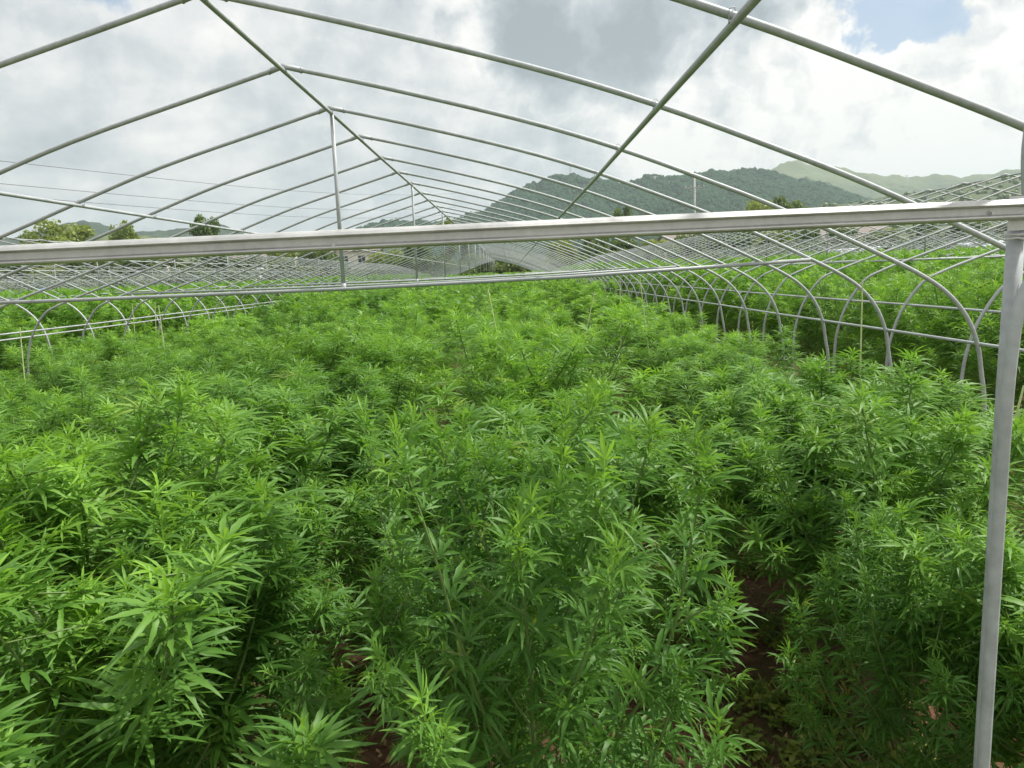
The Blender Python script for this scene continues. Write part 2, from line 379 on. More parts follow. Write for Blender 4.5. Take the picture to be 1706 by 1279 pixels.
mb.box((.686, 1.0075, 1.728), (.731, 1.0085, 1.774)); mb.tube([(.683, 1.010, 1.722), (.7, 1.0065, 1.722), (.712, 1.0065, 1.722), (.728, 1.010, 1.722)], .0018, 6); mb.tube([(.685, 1.012, 1.716), (.7, 1.0065, 1.718), (.712, 1.0065, 1.715), (.728, 1.012, 1.718)], .0016, 6)
mb.build('bracket', M['channel'], ch)
mb = MB(); mb.tube([(.7055, 1.022, 0), (.7055, 1.022, .8), (.7055, 1.022, 1.5), (.708, 1.022, 1.74)], .0112, 16); mb.tube(cr([(.728, 1.022, 1.752), (.724, 1.022, 1.79), (.721, 1.022, 1.84), (.727, 1.022, 1.92), (.736, 1.022, 2.05), (.745, 1.022, 2.31)], 3), .0112, 16)
dp = mb.build('door_post', M['steel'], Tm, True)
mb = MB(); pts = cr([(.80, .99, 1.715), (.755, .99, 1.70), (.716, .988, 1.668), (.698, .987, 1.635), (.687, .986, 1.56), (.6835, .986, 1.3), (.683, .986, .0)], 4)
mb.tube(pts, .0082, 14); mb.build('bent_brace', M['steel'], Tm, True)
PITCHX = 8.56
side = []
names_r = ['hoop frame standing immediately right of the nearest one', 'second hoop frame to the right, its ridge rising past the door post', 'third hoop frame to the right, in front of the lighter slope', 'fourth hoop frame to the right, seen as a fine lattice', 'outermost hoop frame on the right below the grassy hill']
names_l = ['hoop frame standing immediately left of the nearest one', 'second hoop frame to the left, behind the low wall rails', 'third hoop frame to the left, in front of the rounded trees', 'fourth hoop frame to the left, seen as a fine lattice', 'outermost hoop frame on the left near the blue roofed shed']
Tr = tunnel(names_r[0], 2, 60)
Tr.location = (PITCHX, 0, 0)
TOFF = {0: 0, 1: PITCHX}
for k in range(2, 6):
    t = copy_tree(Tr); t.location = (PITCHX*k, random.uniform(-.4, .3), random.uniform(-.04, .04)); t['label'] = names_r[k-1]
for k in range(1, 6):
    t = copy_tree(Tr); t.location = (-PITCHX*k, random.uniform(-.3, .4), random.uniform(-.04, .04)); t['label'] = names_l[k-1]

# covered tunnels beyond
def film(n):
    wp = n.n('ShaderNodeNewGeometry').outputs['Position']
    s = n.n('ShaderNodeSeparateXYZ'); n.put(s.inputs[0], wp)
    a = n.noise(wp, .8, 4, .6)
    c = n.ramp(a, [(.3, (.44, .48, .53)), (.7, (.68, .72, .77))])
    return principled(n, c, .4, 0, bump=(n.m('SINE', n.m('MULTIPLY', s.outputs[1], 6.28)), .5, .05))
M['film'] = mat('milky_film', film)
prof_t = cr(LP[::-1][2:-1]+RP[:-2], 2)
def covered(x, y, L, label, rz=0):
    T = empty('covered_greenhouse', (x, y, height(x, y)), rz, label=label, cat='greenhouse', group='film covered greenhouses beyond the field')
    V = []; P = prof_t; 
    for yy in np.linspace(0, L, 8):
        for (px, ph) in P: V.append((px+1.38, yy, ph+EYE))
    K = len(P); Fq = [(j*K+i, j*K+i+1, (j+1)*K+i+1, (j+1)*K+i) for j in range(7) for i in range(K-1)]
    mesh_obj('film_cover', V, Fq, M['film'], T, True)
    mb = MB()
    for yy in (0, L):
        b = [(px+1.38, yy, ph+EYE) for px, ph in P]; mb.poly(b, [tuple(range(K))])
    mb.build('end_wall', M['film'], T)
    return T
covered(38, 70, 40, 'milky film covered greenhouse beyond the right hoop frames, inner one')
covered(47, 69, 40, 'milky film covered greenhouse beyond the right hoop frames, middle one')
covered(56, 68, 40, 'milky film covered greenhouse beyond the right hoop frames, outer one')
covered(-33, 96, 30, 'pale film covered greenhouse beyond the left hoop frames, right one')
covered(-42, 96, 30, 'pale film covered greenhouse beyond the left hoop frames, left one')

# ------------------------------------------------------------------ hemp plants
def leaf_template(nleaf, nseg, serr, width, seed, droop, rise):
    r = np.random.default_rng(seed); half = nleaf//2; V = []; Fq = []; ts = np.linspace(0, 1, nseg+1)
    lens = {0: 1.0, 1: .92, 2: .74, 3: .46}
    for i in range(-half, half+1):
        a = math.radians(i*(34 if half > 2 else 40)+r.normal(0, 4)); L = lens[abs(i)]*r.uniform(.93, 1.07)
        dr = droop*r.uniform(.7, 1.3); ri = rise*r.uniform(.6, 1.3); tw = r.normal(0, .35)
        dx, dy = math.cos(a), math.sin(a); b = len(V); bend = r.normal(0, .12)
        for k, t in enumerate(ts):
            w = width*L*(math.sin(math.pi*min(1, t**.85*.98+.02)))**.9 if 0 < t < 1 else (.006 if t == 0 else 0)
            if serr and 0 < k < nseg: w *= (1.13 if k % 2 else .84)
            cx = dx*L*t - dy*bend*t*t*L; cy = dy*L*t + dx*bend*t*t*L; cz = L*(ri*t - dr*t*t)
            f = .35*w
            nxv, nyv = -dy, dx
            for sgn in (-1, 0, 1):
                V.append((cx+nxv*w*sgn, cy+nyv*w*sgn, cz+(f if sgn else 0)+sgn*tw*w))
        for k in range(nseg):
            q = b+k*3; Fq += [(q, q+3, q+4, q+1), (q+1, q+4, q+5, q+2)]
    return np.array(V), np.array(Fq)
def leaf_simple(nleaf, width, seed, droop, rise):
    r = np.random.default_rng(seed); half = nleaf//2; V = []; Fq = []
    lens = {0: 1.0, 1: .9, 2: .7, 3: .45}
    for i in range(-half, half+1):
        a = math.radians(i*38+r.normal(0, 5)); L = lens[abs(i)]; dx, dy = math.cos(a), math.sin(a); b = len(V); w = width*L; tw = r.normal(0, .3)*w
        V += [(0, 0, 0), (dx*L*.45-dy*w, dy*L*.45+dx*w, L*(rise*.45-droop*.2)-tw), (dx*L, dy*L, L*(rise-droop)), (dx*L*.45+dy*w, dy*L*.45-dx*w, L*(rise*.45-droop*.2)+tw)]
        Fq.append((b, b+1, b+2, b+3))
    return np.array(V), np.array(Fq)
TPL = {}
for lod in (0, 1, 2):
    big = []; small = []
    for s in range(5):
        d, ri = .20+.12*s, .20+.03*s
        if lod == 0: big.append(leaf_template(7, 8, True, .054+.0045*s, s, d, ri)); small.append(leaf_template(5, 4, False, .062, 50+s, .25+.1*s, .25))
        elif lod == 1: big.append(leaf_template(7, 2, False, .062, s, d, ri)); small.append(leaf_simple(5, .068, 50+s, .2+.1*s, .25))
        else: big.append(leaf_simple(5, .095, s, d, ri)); small.append(leaf_simple(3, .11, 50+s, .25+.1*s, .25))
    TPL[lod] = (big, small)
def make_plant(seed, lod, H=1.05, R=.74):
    r = np.random.default_rng(seed)
    stem = MB(); leaves = []        # (pos, dir, normal, size, young, small)
    mtop = Vector((r.normal(0, .04), r.normal(0, .04), H*.93))
    def ms(t): return Vector((mtop.x*t*t, mtop.y*t*t, mtop.z*t))
    stem.tube([ms(t) for t in np.linspace(0, 1, 7)], [.011*(1-.8*t)+.001 for t in np.linspace(0, 1, 7)], 6, False)
    step = (.060, .068, .095)[lod]; z = .16; az = r.uniform(0, 6.28)
    def leaf(pos, d, size, young, small):
        leaves.append((pos, d, size, young, small))
    ls = r.uniform(.85, 1.12)
    def tip(pos, ax, s, n):
        a0 = r.uniform(0, 6.28); ax = ax.normalized(); p1 = ax.orthogonal().normalized(); p2 = ax.cross(p1)
        for i in range(n):
            k = i/n; an = a0+i*2.4; sp = .95-.72*k
            d = (ax*(1-sp*.72)+(p1*math.cos(an)+p2*math.sin(an))*sp).normalized()
            leaf(pos+ax*(k-.62)*.14*s/.1, d, ls*s*(1.0-.50*k)*r.uniform(.85, 1.1), .30+.70*k, k > .45)
    while z < H*.90:
        t = z/(H*.93); 
        Lb = R*(.30+.80*math.sin(math.pi*min(1, .22+.62*t))**1.1)*(1-.62*t**2.2)*r.uniform(.75, 1.12)*1.12
        for sgn in (0, 1):
            an = az+sgn*math.pi+r.normal(0, .2); el = math.radians(18+36*t+r.normal(0, 5))
            d0 = Vector((math.cos(an)*math.cos(el), math.sin(an)*math.cos(el), math.sin(el)))
            base = ms(t); pts = [base]; n = max(3, int(Lb/.045)); d = d0.copy()
            for k in range(n):
                d = (d+Vector((0, 0, .075))+Vector(r.normal(0, .035, 3))).normalized(); pts.append(pts[-1]+d*Lb/n)
            if lod < 2: stem.tube(pts[::2] if len(pts) > 4 else pts, [.0042*(1-.7*i/len(pts)) for i in range(len(pts[::2] if len(pts) > 4 else pts))], 4, False)
            la = r.uniform(0, 6.28)
            for k in range(2, len(pts)):
                if lod == 2 and k % 2: continue
                dirb = (pts[k]-pts[k-1]).normalized(); fr = k/len(pts); la += 1.57+r.normal(0, .2)
                if fr < .35 and r.random() < .45: continue
                p1 = dirb.orthogonal().normalized(); p2 = dirb.cross(p1)
                for s2 in (0, 1):
                    a = la+s2*math.pi; dl = (p1*math.cos(a)+p2*math.sin(a)+dirb*.45+Vector((0, 0, .15))).normalized()
                    leaf(pts[k]+dl*.03, dl, ls*(1.02 if lod == 0 else 1)*r.uniform(.085, .125)*(1.12-.32*fr), (.05+.28*fr*r.random()) if r.random() > .01 else 2.0, False)
            tip(pts[-1], d+Vector((0, 0, .55)), r.uniform(.075, .11)*(1.08 if lod == 0 else 1), (9, 8, 5)[lod])
            for k in range(2, len(pts)-1):
                if r.random() < (.34, .42, .3)[lod]:
                    sd_ = (Vector(r.normal(0, 1, 3))+Vector((0, 0, 1.1))).normalized(); q = pts[k]+sd_*r.uniform(.05, .13)
                    tip(q, sd_+Vector((0, 0, .7)), r.uniform(.06, .09), (7, 6, 4)[lod])
                    if lod == 0: stem.tube([pts[k], q], .0022, 4, False)
        z += step*r.uniform(.8, 1.2); az += 1.57+r.normal(0, .35)
    tip(ms(1)+Vector((0, 0, .02)), Vector((0, 0, 1)), .135, (18, 12, 8)[lod])
    # assemble
    big, small = TPL[lod]; Vs = []; Fs = []; A = []; off = 0
    k = np.array([0 if not l[4] else 1 for l in leaves]); var = r.integers(0, 5, len(leaves))
    P = np.array([l[0] for l in leaves]); D = np.array([l[1] for l in leaves]); S = np.array([l[2] for l in leaves]); Y = np.array([l[3] for l in leaves])
    if lod == 2: S = S*1.35
    U = np.tile([0, 0, 1.0], (len(leaves), 1))+r.normal(0, .28, (len(leaves), 3))
    Sd = np.cross(U, D); Sd /= np.linalg.norm(Sd, axis=1, keepdims=True); Nn = np.cross(D, Sd)
    for kk, tp in ((0, big), (1, small)):
        for v in range(5):
            idx = np.where((k == kk) & (var == v))[0]
            if not len(idx): continue
            TV, TF = tp[v]
            X = (TV[None, :, 0, None]*D[idx][:, None]+TV[None, :, 1, None]*Sd[idx][:, None]+TV[None, :, 2, None]*Nn[idx][:, None])*S[idx][:, None, None]+P[idx][:, None]
            Vs.append(X.reshape(-1, 3)); Fs.append((TF[None]+(np.arange(len(idx))*len(TV))[:, None, None]+off).reshape(-1, 4)); off += len(idx)*len(TV)
            A.append(np.repeat(Y[idx], len(TV)))
    return stem, np.concatenate(Vs), np.concatenate(Fs), np.concatenate(A)
NP = {0: 9, 1: 7, 2: 4}; PROTO = {0: [], 1: [], 2: []}
def new_plant(seed, lod):
    e = empty('hemp_plant', (0, 0, 0)); st, V, Fq, A = make_plant(seed, lod, random.uniform(.96, 1.10), random.uniform(.74, .86))
    st.build('stem', M['stem'], e); mesh_obj('foliage', V, Fq, M['hemp'], e, attr=A, smooth=False); return e
# planting plan
rowsx = [('row by the left legs', -4.42), ('second row from left', -2.92), ('row left of middle', -1.42), ('middle row', .12), ('row by the right legs', 1.72)]
plan = []
for kt in range(-6, 7):
    for ri, (rn, rx) in enumerate(rowsx):
        y = (1.48 if ri == 3 else 1.5 if ri < 3 else 1.25)+random.uniform(-.08, .08)
        if kt != 0: y = 1.6+random.uniform(0, .6)
        n = 0
        while y < 60.5:
            x = rx+PITCHX*kt+random.uniform(-.07, .07)*(1 if y < 3.2 else 2)
            if abs(x) < .80*y+1.1 and (x*x+y*y) > .9:
                n += 1; plan.append((x, y, kt, ri, n))
            y += random.uniform(.52, .68)
EXTRA = {(-.50, 2.75): (.66, 'low hemp plant filling the left gap beside the middle row'), (.90, 3.35): (.70, 'low hemp plant at the far end of the bare red path'),
         (1.04, 1.82): (.80, 'low hemp plant just left of the foot of the door post'), (-.80, 1.85): (.80, 'leafy hemp plant at the edge of the dark gap, bottom left of centre'), (-.62, 3.5): (.8, 'medium hemp plant in the left gap behind the low one'), (1.5, 1.35): (.7, 'low hemp plant right behind the door post')}
plan = [(x, y, 0, 5, 1) for (x, y) in EXTRA]+plan
plan.sort(key=lambda p: (p[0]**2+(p[1])**2)*(1 if p[2] == 0 else 1.25))
ORD = ['first', 'second', 'third', 'fourth', 'fifth', 'sixth', 'seventh', 'eighth', 'ninth', 'tenth', 'eleventh', 'twelfth', 'thirteenth', 'fourteenth', 'fifteenth', 'sixteenth', 'seventeenth', 'eighteenth', 'nineteenth', 'twentieth', 'twenty-first', 'twenty-second', 'twenty-third', 'twenty-fourth', 'twenty-fifth', 'twenty-sixth', 'twenty-seventh', 'twenty-eighth', 'twenty-ninth', 'thirtieth', 'thirty-first', 'thirty-second', 'thirty-third', 'thirty-fourth', 'thirty-fifth']
TN = {0: 'nearest frame', 1: 'first right frame', -1: 'first left frame', 2: 'second right frame', -2: 'second left frame', 3: 'third right frame', -3: 'third left frame'}
cnt = 0; seed = 100; used_n = {}
def psc(kt, x, y):
    s = 1.0 if kt == 0 else (1.16 if kt > 0 else 1.10)
    return s*(1+min(max(y-8, 0), 30)*.005)
for (x, y, kt, ri, n) in plan[:300]:
    lod = 0 if y < 3.6 else (1 if y < 10 else 2)
    pr = PROTO[lod]
    if len(pr) < NP[lod]: e = new_plant(seed, lod); seed += 1; pr.append(e)
    else: e = copy_tree(random.choice(pr))
    s = random.uniform(.86, 1.15)*psc(kt, x, y)
    wd = (.3*s+.7)*(1.0 if y < 2.6 else 1.18)
    if ri == 5: s = EXTRA[(x, y)][0]; wd = s*(.8 if y < 2 and x > 0 else .95)
    elif kt == 0:
        s *= (.86, .92, .96, .98, .84)[ri] if y < 14 else 1
        if y < 2.6 and ri == 3: wd *= .84; x -= .04
        if ri == 2: x += (.20 if y > 1.9 else .28) if y < 4.5 else .08; wd *= 1.12 if y < 4.5 else .97
        if ri == 1: x += .12
        if 5 > y >= 2.6 and ri == 3: wd *= 1.10
        if ri == 4: x += -.34 if y < 2.8 else (-.1 if y < 4 else .10)
        if ri == 4 and y > 2.8: wd *= 1.08; s *= .93
    e.location = (x, y, 0); e.rotation_euler = (random.uniform(-.05, .05), random.uniform(-.05, .05), random.uniform(0, 6.28)); e.scale = (wd*random.uniform(.95, 1.08), wd*random.uniform(.95, 1.08), s)
    if ri == 5: tag(e, EXTRA[(x, y)][1], 'hemp plant', 'hemp plants in rows'); continue
    q = used_n.get((kt, ri), 0); used_n[(kt, ri)] = q+1
    tag(e, f'hemp plant, {ORD[q]} back in the {rowsx[ri][0]}, {TN[kt]}', 'hemp plant', 'hemp plants in rows')
rest = plan[300:]
# the remaining crop: one mass
pv = np.array([(x, y, 0) for x, y, *_ in rest], dtype=np.float32)
me = bpy.data.meshes.new('hemp_crop'); me.vertices.add(len(pv)); me.vertices.foreach_set('co', pv.ravel()); me.update()
for nm, val in (('rz', rng.uniform(0, 6.28, len(pv))), ('scl', np.array([psc(p[2], p[0], p[1]) for p in rest])*rng.uniform(.84, 1.16, len(pv)))):
    a = me.attributes.new(nm, 'FLOAT', 'POINT'); a.data.foreach_set('value', val.astype(np.float32))
a = me.attributes.new('pick', 'INT', 'POINT'); a.data.foreach_set('value', rng.integers(0, 4, len(pv)).astype(np.int32))
hc = bpy.data.objects.new('hemp_crop', me); C.objects.link(hc); tag(hc, 'far reaches of the green hemp crop filling every tunnel to the end', 'hemp crop', kind='stuff')
ng = bpy.data.node_groups.new('scatter', 'GeometryNodeTree'); ng.interface.new_socket('Geometry', in_out='INPUT', socket_type='NodeSocketGeometry'); ng.interface.new_socket('Geometry', in_out='OUTPUT', socket_type='NodeSocketGeometry')
gi = ng.nodes.new('NodeGroupInput'); go = ng.nodes.new('NodeGroupOutput'); iop = ng.nodes.new('GeometryNodeInstanceOnPoints'); jg = ng.nodes.new('GeometryNodeJoinGeometry')
for e in PROTO[2]:
    fo = [c for c in e.children if c.name.startswith('foliage')][0]
    oi = ng.nodes.new('GeometryNodeObjectInfo'); oi.inputs['Object'].default_value = fo; oi.inputs['As Instance'].default_value = True
    ng.links.new(oi.outputs['Geometry'], jg.inputs[0])
def na(nm, dt):
    nd = ng.nodes.new('GeometryNodeInputNamedAttribute'); nd.data_type = dt; nd.inputs[0].default_value = nm; return nd.outputs[0]
cx = ng.nodes.new('ShaderNodeCombineXYZ'); ng.links.new(na('rz', 'FLOAT'), cx.inputs[2])
ng.links.new(gi.outputs[0], iop.inputs['Points']); ng.links.new(jg.outputs[0], iop.inputs['Instance']); iop.inputs['Pick Instance'].default_value = True
ng.links.new(na('pick', 'INT'), iop.inputs['Instance Index']); ng.links.new(cx.outputs[0], iop.inputs['Rotation']); ng.links.new(na('scl', 'FLOAT'), iop.inputs['Scale'])
ng.links.new(iop.outputs[0], go.inputs[0]); md = hc.modifiers.new('scatter', 'NODES'); md.node_group = ng

# ------------------------------------------------------------------ weeds on the paths
def weeds():
    r = np.random.default_rng(5); V = []; Fq = []; A = []
    def quad(p, d, w, bend, age):
        n = len(V); sd = np.cross(d, [0, 0, 1.0]); sd = sd/(np.linalg.norm(sd)+1e-6)*w; m = p+d*.55
        V.extend([p-sd*.5, p+sd*.5, m+sd, m-sd, p+d+np.array([0, 0, -bend])]); Fq.append((n, n+1, n+2, n+3)); Fq.append((n+3, n+2, n+4)); A.extend([age]*5)
    def patch(x0, x1, y0, y1, cnt, hmax):
        for _ in range(cnt):
            x, y = r.uniform(x0, x1), r.uniform(y0, y1)
            if mn.noise(Vector((x*3, y*3, 1))) < -.08: continue
            k = r.integers(4, 9); age = r.random(); kind = r.random() < .55; hh = r.uniform(.4, 1)*hmax
            for i in range(k):
                an = r.uniform(0, 6.28); 
                if kind: d = np.array([math.cos(an)*.5, math.sin(an)*.5, 1.0])*hh; quad(np.array([x, y, 0.]), d*r.uniform(.5, 1), .004, hh*.2, age)
                else:
                    b = np.array([x, y, hh*r.uniform(.2, .7)]); d = np.array([math.cos(an), math.sin(an), .3])*r.uniform(.02, .045); quad(b, d, .010, .01, age)
    patch(.45, 1.35, 1.6, 5.5, 3400, .12); patch(-1.0, -.35, 1.3, 4, 900, .09); patch(2.2, 3.2, 2.5, 9, 1200, .2)
    return V, Fq, A
wv, wf, wa = weeds(); o = mesh_obj('weeds', wv, wf, M['weed'], attr=wa); tag(o, 'low yellow green weeds and grass on the bare red path', 'weeds', kind='stuff')
r = np.random.default_rng(8); LV = []; 
for _ in range(1600):
    x, y = (r.uniform(.4, 1.35), r.uniform(1.5, 5)) if r.random() < .7 else (r.uniform(-1, -.3), r.uniform(1.3, 3.5))
    an = r.uniform(0, 6.28); a = np.array([math.cos(an), math.sin(an), r.normal(0, .3)])*r.uniform(.01, .035); b = np.array([-math.sin(an), math.cos(an), r.normal(0, .3)])*r.uniform(.003, .009); p = np.array([x, y, r.uniform(.012, .02)])
    LV += [p-a, p-b, p+a, p+b]
M['litter'] = mat('dry_litter', lambda n: principled(n, n.ramp(n.noise(n.n('ShaderNodeNewGeometry').outputs['Position'], 40, 2), [(.35, (.22, .11, .05)), (.65, (.50, .34, .17))]), .9))
o = mesh_obj('leaf_litter', LV, np.arange(len(LV)).reshape(-1, 4), M['litter']); tag(o, 'dry brown leaf scraps strewn over the path soil', 'leaf litter', kind='stuff')

# ------------------------------------------------------------------ stakes standing in the crop
ST = [((813, 481), (838, 602), 5.5, 'pale stake leaning left in the crop just left of the picture centre'), ((991, 485), (972, 572), 6.2, 'pale stake leaning right in the crop just right of the centre'),
      ((1437, 466), (1432, 640), 4.6, 'tall upright pale stake in front of the right frame legs'), ((33, 545), (44, 657), 6.0, 'pale stake with a ragged top at the far left edge'),
      ((264, 508), (281, 625), 6.8, 'leaning pale stake beside the left frame legs'), ((220, 505), (225, 560), 9.5, 'short pale stake farther back near the left legs'),
      ((258, 503), (260, 560), 9.9, 'thin pale stake just behind the leaning left one'), ((1033, 466), (1034, 545), 8.5, 'upright pale stake where the right frame legs begin to crowd'),
      ((1066, 463), (1077, 560), 7.5, 'pale stake leaning left beside the crowded right legs'), ((889, 470), (889, 520), 12, 'faint thin stake in the distant middle row'),
      ((1706, 642), (1686, 715), 2.6, 'bright pale stake just right of the door post')]
for i, (a, b, D, lab) in enumerate(ST):
    A = at(*a, D); B = at(*b, D); d = (B-A); base = A+d*(A.z/(A.z-B.z)); mb = MB()
    mid = (base+A)/2+Vector((random.uniform(-.01, .01), 0, 0)); mb.tube([base, mid, A], [.006, .0052, .004], 7)
    o = mb.build('stake', M['stake']); tag(o, lab, 'stake', 'pale stakes in the crop')

# ------------------------------------------------------------------ trees, houses, poles
def make_tree(seed, H, R, m, n=3600, leafs=.34, kind='round'):
    r = np.random.default_rng(seed); mb = MB(); trunk = [(0, 0, -.3), (r.normal(0, .1), r.normal(0, .1), H*.3), (r.normal(0, .2), r.normal(0, .2), H*.6), (0, 0, H*.85)]
    mb.tube(trunk, [.28, .2, .12, .04], 8, False); cl = []
    for i in range(15 if kind == 'round' else 20):
        an = r.uniform(0, 6.28); hz = r.uniform(.32, .95)*H; rr = R*(1-abs(hz/H-.6)*1.4)*r.uniform(.3, .9)
        if kind == 'cone': rr = R*(1.05-hz/H)*r.uniform(.3, 1)
        e = Vector((math.cos(an)*rr, math.sin(an)*rr, hz)); mb.tube([(0, 0, hz*.55), e*.6+Vector((0, 0, hz*.25)), e], [.09, .05, .02], 5, False); cl.append((e, r.uniform(.22, .42)*R))
    k = r.integers(0, len(cl), n); cen = np.array([c[0] for c in cl])[k]; cr_ = np.array([c[1] for c in cl])[k][:, None]
    u = r.normal(0, 1, (n, 3)); u /= np.linalg.norm(u, axis=1, keepdims=True); P = cen+u*cr_*r.uniform(.3, 1.08, (n, 1))*np.array([1, 1, .75])
    a = r.normal(0, 1, (n, 3)); a /= np.linalg.norm(a, axis=1, keepdims=True); b = np.cross(a, r.normal(0, 1, (n, 3))); b /= np.linalg.norm(b, axis=1, keepdims=True)
    s = r.uniform(.5, 1.1, (n, 1))*leafs; V = np.stack([P-a*s, P-b*s*.6, P+a*s, P+b*s*.6], 1).reshape(-1, 3)
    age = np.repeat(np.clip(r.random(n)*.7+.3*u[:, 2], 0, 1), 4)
    e = empty('tree', (0, 0, 0)); mb.build('trunk', M['bark'], e, True); mesh_obj('crown', V, np.arange(4*n).reshape(-1, 4), m, e, attr=age); return e
tp = {}
def tree(kind, u, vtop, D, wpx, label, grp='trees beyond the field'):
    top = at(u, vtop, D); g = height(top.x, D); H = top.z-g; R = wpx/2/F*D
    base = {'round': (10, 4.2), 'light': (10, 4.2), 'cone': (12, 3), 'bush': (4, 3.5)}[kind]
    if kind not in tp:
        e = make_tree({'round': 1, 'light': 2, 'cone': 3, 'bush': 4}[kind], base[0], base[1], M['tree_light'] if kind in ('light',) else M['tree'], 4200 if kind != 'bush' else 2500, .30, 'cone' if kind == 'cone' else 'round'); tp[kind] = e
    else: e = copy_tree(tp[kind])
    if kind == 'bush': e.name = 'bush'
    e.location = (top.x, D, g); e.scale = (R/base[1]/.86, R/base[1]/.86, H/base[0]/.98); e.rotation_euler = (0, 0, random.uniform(0, 6.28))
    tag(e, label, 'bush' if kind == 'bush' else 'tree', grp)
tree('light', 105, 371, 92, 110, 'large rounded pale olive tree above the left end of the channel')  # paler leaf colour here and on the next tree stands in for haze
tree('light', 55, 388, 98, 70, 'lower half of the rounded tree pair at far left')
tree('light', 205, 372, 100, 55, 'small pale tree between the rounded trees and the dark one')
tree('round', 336, 360, 95, 56, 'darker single tree standing right of the pale left one')
tree('light', 265, 398, 120, 70, 'yellowish bushy tree low behind the channel at left')
tree('round', 1036, 344, 130, 38, 'small dark tree before the wooded hill, above the channel')
tree('light', 1262, 334, 110, 62, 'bright round tree right of the utility pole')
tree('round', 1310, 330, 118, 66, 'green round tree touching the bright one on its right')
tree('light', 745, 366, 105, 44, 'pale narrow tree where the ridge pipe vanishes')
tree('cone', 775, 385, 100, 30, 'pointed tree just right of the vanishing ridge')
tree('bush', 1200, 372, 125, 90, 'scrubby brown green thicket below the utility pole')
spec = [(20, 425, 90, 60), (70, 432, 85, 70), (150, 425, 88, 66), (230, 428, 86, 70), (290, 420, 92, 60), (350, 425, 84, 60), (410, 424, 88, 60), (470, 415, 86, 66), (520, 425, 84, 70), (560, 418, 92, 50), (640, 418, 84, 66), (690, 412, 88, 60), (730, 424, 80, 60), (790, 428, 78, 54), (830, 432, 76, 54), (880, 428, 78, 56), (930, 405, 84, 66), (990, 398, 88, 70), (1040, 400, 90, 60), (1100, 402, 92, 66), (1150, 392, 95, 60), (1220, 392, 96, 70), (1290, 385, 100, 60), (1350, 388, 100, 60), (1400, 380, 110, 60), (1470, 378, 116, 60), (1540, 370, 120, 60), (1620, 366, 120, 70), (1690, 360, 124, 70)]
wh = {0: 'dark', 1: 'pale', 2: 'leafy'}
for i, (u, v, D, w) in enumerate(spec):
    k = ('round', 'light', 'bush')[i % 3]
    tree(k, u+random.uniform(-8, 8), v+random.uniform(-6, 6), D, w, f'{wh[i%3]} {"bush" if k=="bush" else "tree"} in the hedge beyond the frames, {ORD[i]} counting from the left', 'hedgerow of trees beyond the frames')
for i in range(34):
    u = -10+i*52+random.uniform(-12, 12)
    tree('bush', u, 462-.0437*(u-849)*.9-random.uniform(14, 34), random.uniform(63.5, 74), random.uniform(60, 95), f'dense bush behind the far ends of the frames, {ORD[i]} counting from the left', 'bushes behind the far frame ends')
M['wall'] = mat('plaster', lambda n: principled(n, n.ramp(n.noise(n.n('ShaderNodeTexCoord').outputs['Object'], 1.2, 6, .7), [(.3, (.50, .45, .40)), (.6, (.72, .68, .62))]), .9))
M['roof'] = mat('tile_roof', lambda n: principled(n, n.ramp(n.noise(n.n('ShaderNodeTexCoord').outputs['Object'], 3, 5, .7), [(.3, (.14, .12, .11)), (.7, (.28, .24, .22))]), .85))
M['blue'] = mat('blue_sheet', lambda n: principled(n, (.10, .24, .52), .45))
M['pane'] = mat('window_glass', lambda n: principled(n, (.04, .05, .06), .15))
M['frame'] = mat('window_frame', lambda n: principled(n, (.6, .6, .58), .5))
M['conc'] = mat('concrete', lambda n: principled(n, n.ramp(n.noise(n.n('ShaderNodeTexCoord').outputs['Object'], 2, 4), [(.3, (.34, .34, .33)), (.7, (.5, .5, .48))]), .9))
def house(u, D, w, d, h, label, roofm='roof', rz=0.1, storeys=2):
    p = at(u, 450, D); g = height(p.x, D); E = empty('house', (p.x, D, g), rz, label=label, cat='house', group='village houses beyond the field')
    mb = MB(); mb.box((-w/2, 0, -.5), (w/2, d, h)); mb.poly([(-w/2, 0, h), (-w/2, d, h), (-w/2, d/2, h+w*.12)], [(0, 1, 2)]); mb.poly([(w/2, 0, h), (w/2, d, h), (w/2, d/2, h+w*.12)], [(0, 2, 1)]); mb.build('wall', M['wall'], E)
    mb = MB(); o = .4; rh = h+w*.12
    for sgn in (0, 1):
        ye = -o if sgn == 0 else d+o
        mb.poly([(-w/2-o, ye, h-.1), (w/2+o, ye, h-.1), (w/2+o, d/2, rh+.05), (-w/2-o, d/2, rh+.05), (-w/2-o, ye, h+.08), (w/2+o, ye, h+.08), (w/2+o, d/2, rh+.23), (-w/2-o, d/2, rh+.23)], [(0, 1, 2, 3), (4, 7, 6, 5), (0, 4, 5, 1), (0, 3, 7, 4), (1, 5, 6, 2)])
    mb.build('roof', M[roofm], E)
    for s in range(storeys):
        zz = .9+s*2.8
        if zz+1.3 > h: break
        for k in range(int(w/2.6)):
            x = -w/2+1.3+k*2.6
            mb = MB(); mb.box((x-.6, -.06, zz), (x+.6, -.003, zz+.08)); mb.box((x-.6, -.06, zz+1.22), (x+.6, -.003, zz+1.3)); mb.box((x-.6, -.06, zz+.083), (x-.52, -.003, zz+1.217)); mb.box((x+.52, -.06, zz+.083), (x+.6, -.003, zz+1.217)); mb.box((x-.03, -.06, zz+.083), (x+.03, -.003, zz+1.217))
            f = mb.build('window', M['frame'], E); mb = MB(); mb.box((x-.519, -.03, zz+.085), (x+.519, -.006, zz+1.215)); mb.build('pane', M['pane'], f)
    mb = MB(); mb.box((w/2-1.15, -.05, 0), (w/2-.2, -.004, 2.1)); mb.build('door', M['bark'], E)
house(582, 112, 9, 7, 5.6, 'pinkish plaster house left of the second ridge post')
